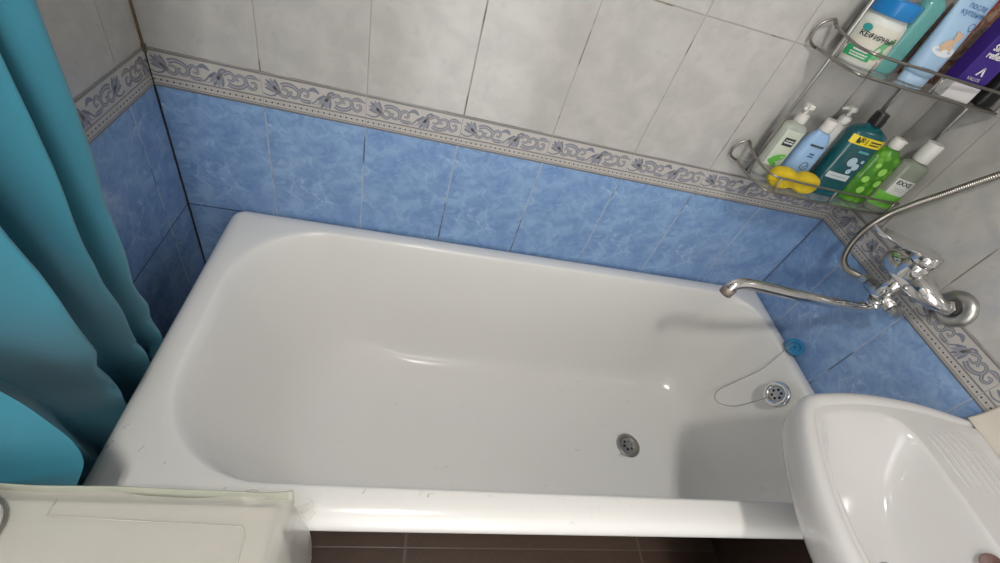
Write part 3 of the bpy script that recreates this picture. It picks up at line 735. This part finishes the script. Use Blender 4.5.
# d: teal mouthwash
teal = cm('teal liquid in clear bottle', (.008, .12, .145), .08, trans=.35, var=.5, nscale=14, coat=.5)
t, sf = bottle('mouthwash_bottle', 'large dark teal bottle with black cap and yellow band, lower shelf', 'bottle', (1.430, -.078, ZL), [(0, .88), (.003, .95), (.012, 1.0), (.08, 1.0), (.142, .98), (.150, .90), (.157, .60), (.161, .36), (.165, .34)], .043, .024, teal, rz=-.08, tilt=.05, p=3.2)
yb = decal(t, sf, 'yellow_band', (-.039, .039, .124, .142), cm('yellow label', (.75, .60, .02), .4))
words(t, sf, '№1', .017, -.016, .133, M_ink, parent=yb, bold=.0003); decal(t, sf, 'print_bar', (.002, .030, .1345, .1375), M_ink, .0014, parent=yb); decal(t, sf, 'print_bar', (.002, .026, .129, .1315), M_ink, .0014, parent=yb)
print_lines(t, sf, [(.006, .112, .026, .005)], cm('pale teal print', (.12, .38, .42), .4), e=.0012)
bub = cm('pale bubble print', (.38, .50, .58), .25)
for x, z, r in ((-.002, .088, .0105), (.013, .079, .008), (.006, .067, .006), (.020, .093, .004)): ell(t, sf, 'bubble_print', x, z, r, r, bub)
wb = decal(t, sf, 'white_band', (-.032, .020, .044, .058), cm('grey white label', (.50, .56, .58), .4)); print_lines(t, sf, [(-.006, .051, .040, .0022)], cm('grey print line', (.25, .3, .32), .5), e=.0014, parent=wb)
cap(t, 'cap', [(.0140, .163), (.0150, .165), (.0150, .178), (.0142, .180), (.0138, .188), (.0125, .190)], M_black, rib=12)
# e: green gel
green = NT('green gel'); o_ = green.obj(); vv = green.n('ShaderNodeTexVoronoi'); green.put(vv.inputs['Vector'], o_); vv.inputs['Scale'].default_value = 55
green.put(green.b.inputs['Base Color'], green.mix(green.step(vv.outputs['Distance'], .15, .6), (.20, .52, .05, 1), (.075, .29, .02, 1)))
green.b.inputs['Roughness'].default_value = .12; green.b.inputs['Transmission Weight'].default_value = .3
t, sf = bottle('shower_gel_bottle', 'bright green shower gel bottle with white flip cap, lower shelf', 'bottle', (1.508, -.085, ZL), body(.133, sh=.80, neck=.36), .038, .021, green.m, rz=-.08, tilt=.05)
lime = cm('lime slice print', (.32, .62, .12), .3); lime2 = cm('dark lime rind print', (.05, .25, .02), .3)
for x, z, r in ((.004, .083, .011), (-.018, .060, .009), (.016, .056, .010), (-.010, .035, .010), (-.016, .095, .007)):
    e_ = ell(t, sf, 'lime_print', x, z, r, r, lime2); ell(t, sf, 'lime_pulp_print', x, z, r * .82, r * .82, lime, e=.0016, parent=None)
cap(t, 'flip_cap', [(.0135, .132), (.0145, .134), (.0145, .147), (.012, .153), (.006, .155)], M_white)
bm = bmesh.new(); box(bm, .008, .019, -.005, .005, .146, .151, .0015); link('cap_lip', bm, M_white, t)
# f: clear gel right
t, sf = bottle('clear_gel_bottle', 'clear and green bottle with tall white cap at the right end of lower shelf', 'bottle', (1.5665, -.106, ZL), body(.128, neck=.42), .030, .018, cm('clear faint green plastic', (.42, .47, .38), .1, trans=.55), rz=-.28, tilt=.03)
gl = decal(t, sf, 'green_label_base', (-.028, .028, .014, .050), cm('green label', (.14, .42, .05), .35)); wl = decal(t, sf, 'white_label', (-.018, .024, .048, .086), cm('white label', (.58, .60, .57), .4))
words(t, sf, 'EXXE', .0135, .002, .077, M_ink, e=.0014, bold=.0004, parent=wl); print_lines(t, sf, [(.002, .064, .022, .0018), (.002, .059, .018, .0016)], cm('grey print', (.3, .33, .3), .5), e=.0014, parent=wl)
cap(t, 'cap', [(.0160, .127), (.0172, .129), (.0172, .166), (.0158, .169)], M_white)
# yellow sponge
def sponge(loc, rz):
    M = NT('yellow foam'); o_ = M.obj(); n1 = M.noise(o_, 260, 3); n2 = M.noise(o_, 30, 2)
    M.put(M.b.inputs['Base Color'], M.mix(n2, (.46, .34, .015, 1), (.78, .56, .02, 1))); M.b.inputs['Roughness'].default_value = .95; M.bump(n1, .8, .002)
    bm = bmesh.new(); rings = []
    for k in range(25):
        s = -1 + 2 * k / 24; x = s * .062; e = max(0.03, (1 - abs(s) ** 5)) ** .5; wst = 1 - .28 * math.exp(-(s / .22) ** 2)
        rings.append([(x, .020 * e * wst * math.copysign(abs(math.cos(a)) ** .7, math.cos(a)), .0235 + .0232 * e * wst * math.copysign(abs(math.sin(a)) ** .7, math.sin(a)) - .0) for a in [2 * PI * i / 24 for i in range(24)]])
    loft(bm, rings, cap0=True, cap1=True); o = link('bath_sponge', bm, M.m); o.location = loc; o.rotation_euler = (0, 0, rz)
    tag(o, 'yellow waisted foam sponge lying at the front of the lower shelf', 'sponge')
sponge((1.325, -.103, ZL), -.02)

# upper shelf
t, sf = bottle('cosmetic_jar', 'white tub with green label and blue lid, leftmost on the upper shelf', 'jar', (1.297, -.052, ZU), [(0, .9), (.003, .97), (.010, 1.0), (.060, 1.0), (.074, .95), (.080, .86), (.088, .84)], .041, .036, cm('translucent white plastic', (.64, .66, .62), .25), rz=-.42, p=2.1)
lb = decal(t, sf, 'label_sheet', (-.034, .034, .010, .068), cm('cream label', (.62, .60, .52), .4), nx=16)
gr = cm('green print', (.03, .35, .14), .4); decal(t, sf, 'green_band', (-.034, .010, .012, .029), gr, .0013, parent=lb); ell(t, sf, 'green_swirl', .020, .036, .012, .020, cm('leaf green', (.16, .42, .2), .4), -.5, parent=lb); ell(t, sf, 'teal_spot', -.026, .060, .007, .006, cm('teal print', (.04, .3, .3), .4), parent=lb)
words(t, sf, 'КЕФИРНЫЙ', .0108, .0, .050, M_ink, e=.0016, bold=.0003, parent=lb); print_lines(t, sf, [(-.012, .0255, .026, .003), (-.012, .020, .030, .0022), (-.012, .016, .028, .0022)], M_whiteink, e=.002, parent=lb)
bm = bmesh.new(); box(bm, -.01, .01, -.001, .001, 0, .001); bm.free()
cap(t, 'lid', [(.0385, .084), (.040, .086), (.040, .108), (.038, .110)], cm('blue plastic lid', (.015, .20, .52), .3), rib=20)
t, sf = bottle('aqua_bottle', 'translucent aqua bottle between the blue-lidded tub and the baby tube', 'bottle', (1.353, -.060, ZU), body(.13, neck=.5), .021, .017, cm('translucent aqua', (.16, .46, .44), .15, trans=.35), rz=-.2)
cap(t, 'cap', [(.011, .129), (.012, .131), (.012, .152), (.010, .154)], M_white)
def tubepack(name, label, loc, w, h, col, rz, tilt=0.0, capm=None, d=.018):
    t = thing(name, label, 'tube', loc, rz); t.rotation_euler = (-tilt, 0, rz); rings = []
    for k in range(15):
        s = k / 14; z = .018 + s * (h - .018); ww = w * (.86 + .14 * s); dd = d * (1 - s ** 1.6) + .0012
        rings.append([(ww * math.copysign(abs(math.cos(a)) ** .8, math.cos(a)), dd * math.sin(a), z) for a in [2 * PI * i / 32 for i in range(32)]])
    bm = bmesh.new(); loft(bm, rings, cap0=True, cap1=True); link('tube_body', bm, col, t)
    bm = bmesh.new(); lathe(bm, [(w * .80, 0), (w * .84, .002), (w * .84, .018), (w * .8, .019)], 28, sy=d / w, cap0=True, cap1=True); sharp(link('cap', bm, capm or M_white, t), 40)
    def sf(x, z, e=.0008):
        s = max(0, min(1, (z - .018) / (h - .018))); ww = w * (.86 + .14 * s); dd = d * (1 - s ** 1.6) + .0012
        q = min(.98, abs(x / ww)); return Vector((x, -dd * (1 - q ** 2.5) ** .5 - e, z))
    return t, sf
t, sf = tubepack('baby_cream_tube', 'pale blue tube with a small bear picture, standing on the upper shelf', (1.410, -.084, ZU), .033, .165, cm('pale blue tube', (.34, .50, .68), .3), -.1, .06, cm('pale blue cap', (.38, .54, .72), .3))
words(t, sf, 'после\nкупания', .0125, .004, .128, cm('blue print', (.05, .14, .35), .5)); print_lines(t, sf, [(-.004, .030, .022, .0028)], cm('blue small print', (.05, .14, .35), .5))
cl = ell(t, sf, 'white_cloud', .000, .062, .022, .009, cm('white print patch', (.68, .70, .72), .4)); bear = cm('tan animal print', (.60, .42, .28), .5)
ell(t, sf, 'animal_print', -.002, .073, .011, .008, bear, .4, e=.0018, parent=cl); ell(t, sf, 'animal_print', .006, .086, .0065, .006, bear, 0, e=.0018, parent=cl)
for x, z in ((.001, .0925), (.0105, .0915), (-.012, .069), (-.008, .064), (.007, .067)): ell(t, sf, 'animal_print', x, z, .003, .003, bear, 0, e=.0022, parent=cl, n=10)
bm = bmesh.new(); pts = [sf(.018 + .006 * math.cos(a), .105 + .006 * math.sin(a), .0012) for a in [i * PI / 10 for i in range(20)]]; tube(bm, pts, .0004, 5, closed=True); link('round_mark', bm, cm('blue print', (.05, .14, .35), .5), t)
# reddish sachets standing on edge
def pack(name, label, loc, w, h, d, col, rz, tilt=0.0):
    bm = bmesh.new(); rings = []
    for k in range(9):
        s = k / 8; b = math.sin(PI * s) ** .6 if 0 < s < 1 else 0; dd = d * b + .0006
        rings.append([(w * math.copysign(abs(math.cos(a)) ** .5, math.cos(a)), dd * math.sin(a) + .001 * math.sin(9 * a + 5 * s), h * s) for a in [2 * PI * i / 28 for i in range(28)]])
    loft(bm, rings, cap0=True, cap1=True); o = link(name, bm, col); o.location = loc; o.rotation_euler = (-tilt, 0, rz); return tag(o, label, 'sachet')
pat = NT('red and gold foil print'); o_ = pat.obj(); nn = pat.noise(o_, 45, 4, .6, 2.0)
pat.put(pat.b.inputs['Base Color'], pat.mix(pat.step(nn, .45, .6), (.26, .05, .04, 1), (.36, .22, .07, 1))); pat.b.inputs['Roughness'].default_value = .25
pack('hair_dye_sachet', 'red and gold foil sachet upright right of the baby tube', (1.452, -.040, ZU), .030, .150, .008, pat.m, -.35)
pat2 = NT('brown foil print'); o_ = pat2.obj(); nn = pat2.noise(o_, 60, 4, .6, 1.0)
pat2.put(pat2.b.inputs['Base Color'], pat2.mix(pat2.step(nn, .4, .62), (.20, .07, .05, 1), (.42, .30, .22, 1))); pat2.b.inputs['Roughness'].default_value = .3
pack('hair_dye_sachet', 'brown patterned foil sachet just behind the purple hair box', (1.510, -.035, ZU), .032, .155, .008, pat2.m, -.15)
# purple box
t = thing('hair_colour_box', 'dark purple hair product box with white lettering on the upper shelf', 'box', (1.493, -.102, ZU), -.10)
bm = bmesh.new(); box(bm, -.030, .030, -.016, .016, .028, .15, .0012); link('carton', bm, cm('deep purple card', (.045, .018, .20), .35), t, smooth=False)
bm = bmesh.new(); box(bm, -.030, .030, -.0162, .016, 0, .0283, .0012); link('white_base', bm, cm('white card', (.62, .60, .60), .4), t, smooth=False)
fl = lambda x, z, e=.0006: Vector((x, -.016 - e, z))
for s_, z in (('Color', .117), ('Hair', .105), ('Silver', .093), ('reflex', .081)): words(t, fl, s_, .0145, -.004, z, M_whiteink, bold=.0004)
words(t, fl, 'KALLOS', .0075, -.004, .040, M_whiteink)
bm = bmesh.new()
for s_ in (-1, 1):
    bm.faces.new([bm.verts.new(fl(*q)) for q in ((s_ * .0008, .062), (s_ * .008, .047), (s_ * .0045, .047), (s_ * .0008, .054))])
link('triangle_emblem', bm, M_whiteink, t, smooth=False)
t, sf = bottle('black_tube_bottle', 'black bottle at the right end of the upper shelf', 'bottle', (1.572, -.100, ZU), body(.15, neck=.5), .020, .016, M_black, rz=0)
print_lines(t, sf, [(-.004, .03, .012, .002)], M_whiteink); cap(t, 'cap', [(.011, .149), (.012, .151), (.012, .17), (.01, .172)], M_black)

# ------------------------------------------------------------------ washing machine at lower left
def machine():
    t = thing('washing_machine', 'white top-loading washing machine at the lower left, wrapped in clear film', 'washing machine')
    X0, X1, Y0, Y1, Z = .02, .421, -1.34, -.752, .848
    mw = cm('white appliance enamel', (.52, .49, .44), .35)
    bm = bmesh.new(); box(bm, X0, X1, Y0, Y1, .012, Z - .02, .006, 3); link('body', bm, mw, t)
    bm = bmesh.new(); box(bm, X0, X1, Y0, Y1, Z - .020, Z - .003, .005, 3); box(bm, X0 + .03, X1 - .04, Y0 + .12, Y1 - .02, Z - .004, Z - .0005, .001); link('lid', bm, mw, t)
    for x in (X0 + .04, X1 - .04):
        for y in (Y0 + .04, Y1 - .04):
            bm = bmesh.new(); lathe(bm, [(.02, 0), (.022, .004), (.014, .014)], 16, (x, y, 0), cap0=True, cap1=True); link('foot', bm, M_black, t)
    # film: cream, slightly see-through, folded up at the back and hanging at the side
    F = NT('clear polythene film'); o = F.obj(); b = F.b
    F.put(b.inputs['Base Color'], F.mix(F.noise(o, 8, 3), (.55, .525, .465, 1), (.62, .60, .55, 1))); b.inputs['Roughness'].default_value = .28
    b.inputs['Alpha'].default_value = .50; F.bump(F.noise(o, 25, 4, .6, 1.0), .25, .004)
    rnd = random.Random(3)
    import mathutils.noise as mn
    def nz(x, y, s): return mn.noise(Vector((x * s, y * s, .3)))
    bm = bmesh.new(); nx, ny = 90, 90; V = {}
    # unfolded sheet: s across x, with 0.30 hanging down the right side; r along y
    Ls = (X1 - X0) + .012; 
    for i in range(nx + 1):
        s = i / nx * (Ls + .26)
        for j in range(ny + 1):
            y = Y0 + (Y1 + .006 - Y0) * j / ny
            if s <= Ls: x, z = X0 + s, Z + .0015 + .0008 * nz(s, y, 30) + .0012 * max(0, nz(s, y, 9))
            else:
                q = s - Ls; x = X1 + .013 + .006 * min(1, q / .02) + .012 * nz(q * .4, y, 16) * min(1, q / .04) + .006 * min(1, q / .1); z = Z - q * .98
            if Ls - .015 < s <= Ls: z -= .0
            yy = y + (.006 * nz(s, 0, 14) if j == ny else 0)
            V[i, j] = bm.verts.new((x, yy, z))
    for i in range(nx):
        for j in range(ny): bm.faces.new((V[i, j], V[i + 1, j], V[i + 1, j + 1], V[i, j + 1]))
    fm = link('film_cover', bm, F.m, t, label='crumpled clear plastic film over the top')
    G = NT('greenish film edge'); o = G.obj(); G.put(G.b.inputs['Base Color'], G.mix(G.noise(o, 30, 3), (.36, .38, .30, 1), (.50, .50, .42, 1))); G.b.inputs['Roughness'].default_value = .25; G.b.inputs['Alpha'].default_value = .72
    bm = bmesh.new(); rings = []
    for i in range(70):
        s = i / 69; x = X0 + (X1 + .016 - X0) * s; h = .017 + .004 * nz(x, 1, 12) - .003 * s + (.010 * max(0, (s - .93) / .07)); y = Y1 + .004 + .003 * nz(x, 2, 10)
        rings.append([(x, y, Z - .03), (x, y + .003, Z - .005), (x, y + .004 , Z + h), (x, y + .0028, Z + h), (x, y + .0018, Z - .005), (x, y - .001, Z - .03)])
    loft(bm, rings, cap0=True, cap1=True); link('folded_film_edge', bm, G.m, fm, label='greenish doubled edge of the film')
    bm = bmesh.new(); rings = []   # flap sticking out at the corner
    for i in range(16):
        s = i / 15; x = X1 - .035 + .068 * s; y = Y1 + .008
        rings.append([(x + .004 * math.sin(k * 2.1), y + .004 * math.sin(s * 11 + k) - .006 * k / 5, Z + .010 - (.012 + .055 * s) * k / 5) for k in range(6)])
    loft(bm, rings, closed=False); link('film_corner_flap', bm, F.m, fm)
    # seams of the lid showing through
    bm = bmesh.new()
    tube(bm, [(.225, Y1 - .002, Z + .0030), (.224, Y1 - .016, Z + .0030), (.30, Y1 - .019, Z + .0028), (.395, Y1 - .022, Z + .0028), (.400, Y1 - .03, Z + .0028), (.402, -1.1, Z + .0028)], .0006, 5); link('seam', bm, cm('grey seam', (.47, .45, .405), .6), fm)
machine()
# glossy white dish at the frame's left edge
t = thing('soap_dish', 'glossy white rounded dish on the film-covered washing machine, cut by left edge', 'dish', (.146, -.790, .8515))
bm = bmesh.new(); rings = []
for s, z in ((.78, 0), (.92, .004), (1.0, .014), (1.0, .020), (.97, .023), (.93, .022), (.86, .014), (.6, .009), (.2, .008)):
    rings.append(rrect(-.056 * s, .056 * s, -.034 * s, .034 * s, .028 * s, z, 8, 4))
loft(bm, rings, cap0=True, cap1=True); link('dish_body', bm, MT['china'], t)
bm = bmesh.new(); rings = [rrect(-.036 * s, .036 * s, -.024 * s, .024 * s, .018 * s, z, 8, 3) for s, z in ((.8, .0085), (1, .012), (1, .022), (.85, .027), (.4, .029))]
loft(bm, rings, cap0=True, cap1=True); o = link('soap_bar', bm, cm('white soap', (.72, .70, .66), .35)); o.location = (.146, -.790, .8515)
tag(o, 'white bar of soap lying in the glossy dish', 'soap')

# ------------------------------------------------------------------ shower curtain
HEM = [(.172, -.688, .945), (.187, -.692, .916), (.199, -.697, .887), (.212, -.703, .856), (.219, -.712, .833), (.214, -.722, .812), (.193, -.728, .766)]
def curtain():
    M = NT('teal curtain fabric'); o = M.obj(); n1 = M.noise(o, 500, 2, .6); n2 = M.noise(o, 5, 3)
    M.put(M.b.inputs['Base Color'], M.mix(n2, (.028, .215, .310, 1), (.042, .265, .360, 1))); M.b.inputs['Roughness'].default_value = .75
    M.b.inputs['Sheen Weight'].default_value = .2; M.bump(n1, .25, .0008)
    tr = M.n('ShaderNodeBsdfTranslucent'); M.put(tr.inputs[0], (.04, .30, .38, 1)); mx = M.n('ShaderNodeMixShader'); mx.inputs[0].default_value = .18
    out = [n for n in M.t.nodes if n.type == 'OUTPUT_MATERIAL'][0]; M.t.links.new(M.b.outputs[0], mx.inputs[1]); M.t.links.new(tr.outputs[0], mx.inputs[2]); M.t.links.new(mx.outputs[0], out.inputs[0])
    t = thing('shower_curtain', 'teal fabric shower curtain gathered at the left end, tucked beside the tub', 'curtain', (.15, -.70, 2.0))
    off = Vector((.15, -.70, 2.0))
    # fold plan: (x, y) zigzag at the rail and at the floor gap, same number of control points
    top = [(.300, -.668), (.318, -.700), (.285, -.735), (.262, -.690), (.245, -.665), (.228, -.705), (.205, -.742), (.180, -.700), (.165, -.668), (.145, -.705), (.120, -.745), (.095, -.705), (.075, -.668), (.050, -.705), (.020, -.735)]
    mid = [(.160, -.472), (.190, -.500), (.150, -.520), (.150, -.535), (.205, -.560), (.145, -.575), (.150, -.600), (.222, -.635), (.150, -.655), (.13, -.675), (.175, -.715), (.11, -.735), (.075, -.70), (.035, -.72), (.012, -.735)]
    bot = [(.060, -.352), (.100, -.384), (.055, -.398), (.050, -.405), (.100, -.432), (.050, -.455), (.045, -.475), (.099, -.512), (.050, -.540), (.040, -.555), (.095, -.60), (.05, -.63), (.055, -.66), (.035, -.69), (.012, -.70)]
    low = [(.060, -.350), (.092, -.370), (.055, -.390), (.050, -.405), (.092, -.430), (.050, -.452), (.045, -.470), (.092, -.505), (.050, -.535), (.040, -.550), (.088, -.59), (.05, -.62), (.055, -.64), (.035, -.67), (.014, -.69)]
    top = [(x * 1.33, y) for x, y in top]
    A = [spline([(x, y, 0) for x, y in c], 10) for c in (top, mid, bot, low)]
    zs = (2.0, 1.0, .58, .12)
    bm = bmesh.new(); rings = []; NV = 90
    import mathutils.noise as mn
    for j in range(NV + 1):
        z = 1.972 - (1.972 - .12) * j / NV
        for k in range(3):
            if zs[k] >= z >= zs[k + 1]: break
        s = (zs[k] - z) / (zs[k] - zs[k + 1])
        def g(i, kk): kk = max(0, min(3, kk)); return A[kk][i]
        ring = []
        for i in range(len(A[0])):
            p0, p1, p2, p3 = g(i, k - 1), g(i, k), g(i, k + 1), g(i, k + 2)
            if k == 0: p = p1.lerp(p2, s)
            elif k == 1: p = p1.lerp(p2, s * s * (3 - 2 * s) * .5 + s * .5)
            else: p = p1.lerp(p2, s)
            w = mn.noise(Vector((i * .06, z * 5, 0))) * .005 - abs(mn.noise(Vector((i * .045 + z * 3, z * 4.5, 4)))) * .014 * max(0, min(1, (1.15 - z) / .4))
            x = p.x + w; 
            if z < .66: x = min(x, .1035 - .0)
            x = max(x, .006)
            ring.append(Vector((x, p.y + w * .6, z)) - off)
        rings.append(ring)
    loft(bm, rings, closed=False)
    cl = link('curtain_cloth', bm, M.m, t)
    # loose hem folded over by the washing machine
    bm = bmesh.new(); rings = []
    edge = spline(HEM, 5)
    for k, p in enumerate(edge):
        row = []
        for i in range(24):
            q = i / 23; row.append(Vector((p.x + (.010 - p.x) * q, p.y - .004 * math.sin(q * 9 + p.z * 20) - .008 * math.sin(PI * q), p.z - .035 * q)) - off)
        rings.append(row)
    loft(bm, rings, closed=False); link('loose_hem', bm, M.m, t, label='lighter loose flap of the curtain hem')
    # rings on the rail
    for k in range(7):
        x = .03 + k * .06; bm = bmesh.new(); pts = [Vector((x, -.70 + .021 * math.cos(a), 1.990 + .021 * math.sin(a))) - off for a in [i * PI / 10 for i in range(20)]]
        tube(bm, pts, .0018, 6, closed=True); link('curtain_ring', bm, M_white, t)
    r = thing('curtain_rail', 'white curtain rail running wall to wall above the tub front', 'rail', (0, -.70, 2.012))
    bm = bmesh.new(); tube(bm, [(.001, 0, 0), (1.599, 0, 0)], .0115, 16); link('rod', bm, M_white, r)
    for x0, x1 in ((.0005, .008), (1.592, 1.5995)):
        bm = bmesh.new(); tube(bm, [(x0, 0, 0), (x1, 0, 0)], .024, 20); link('end_flange', bm, M_white, r)
curtain()
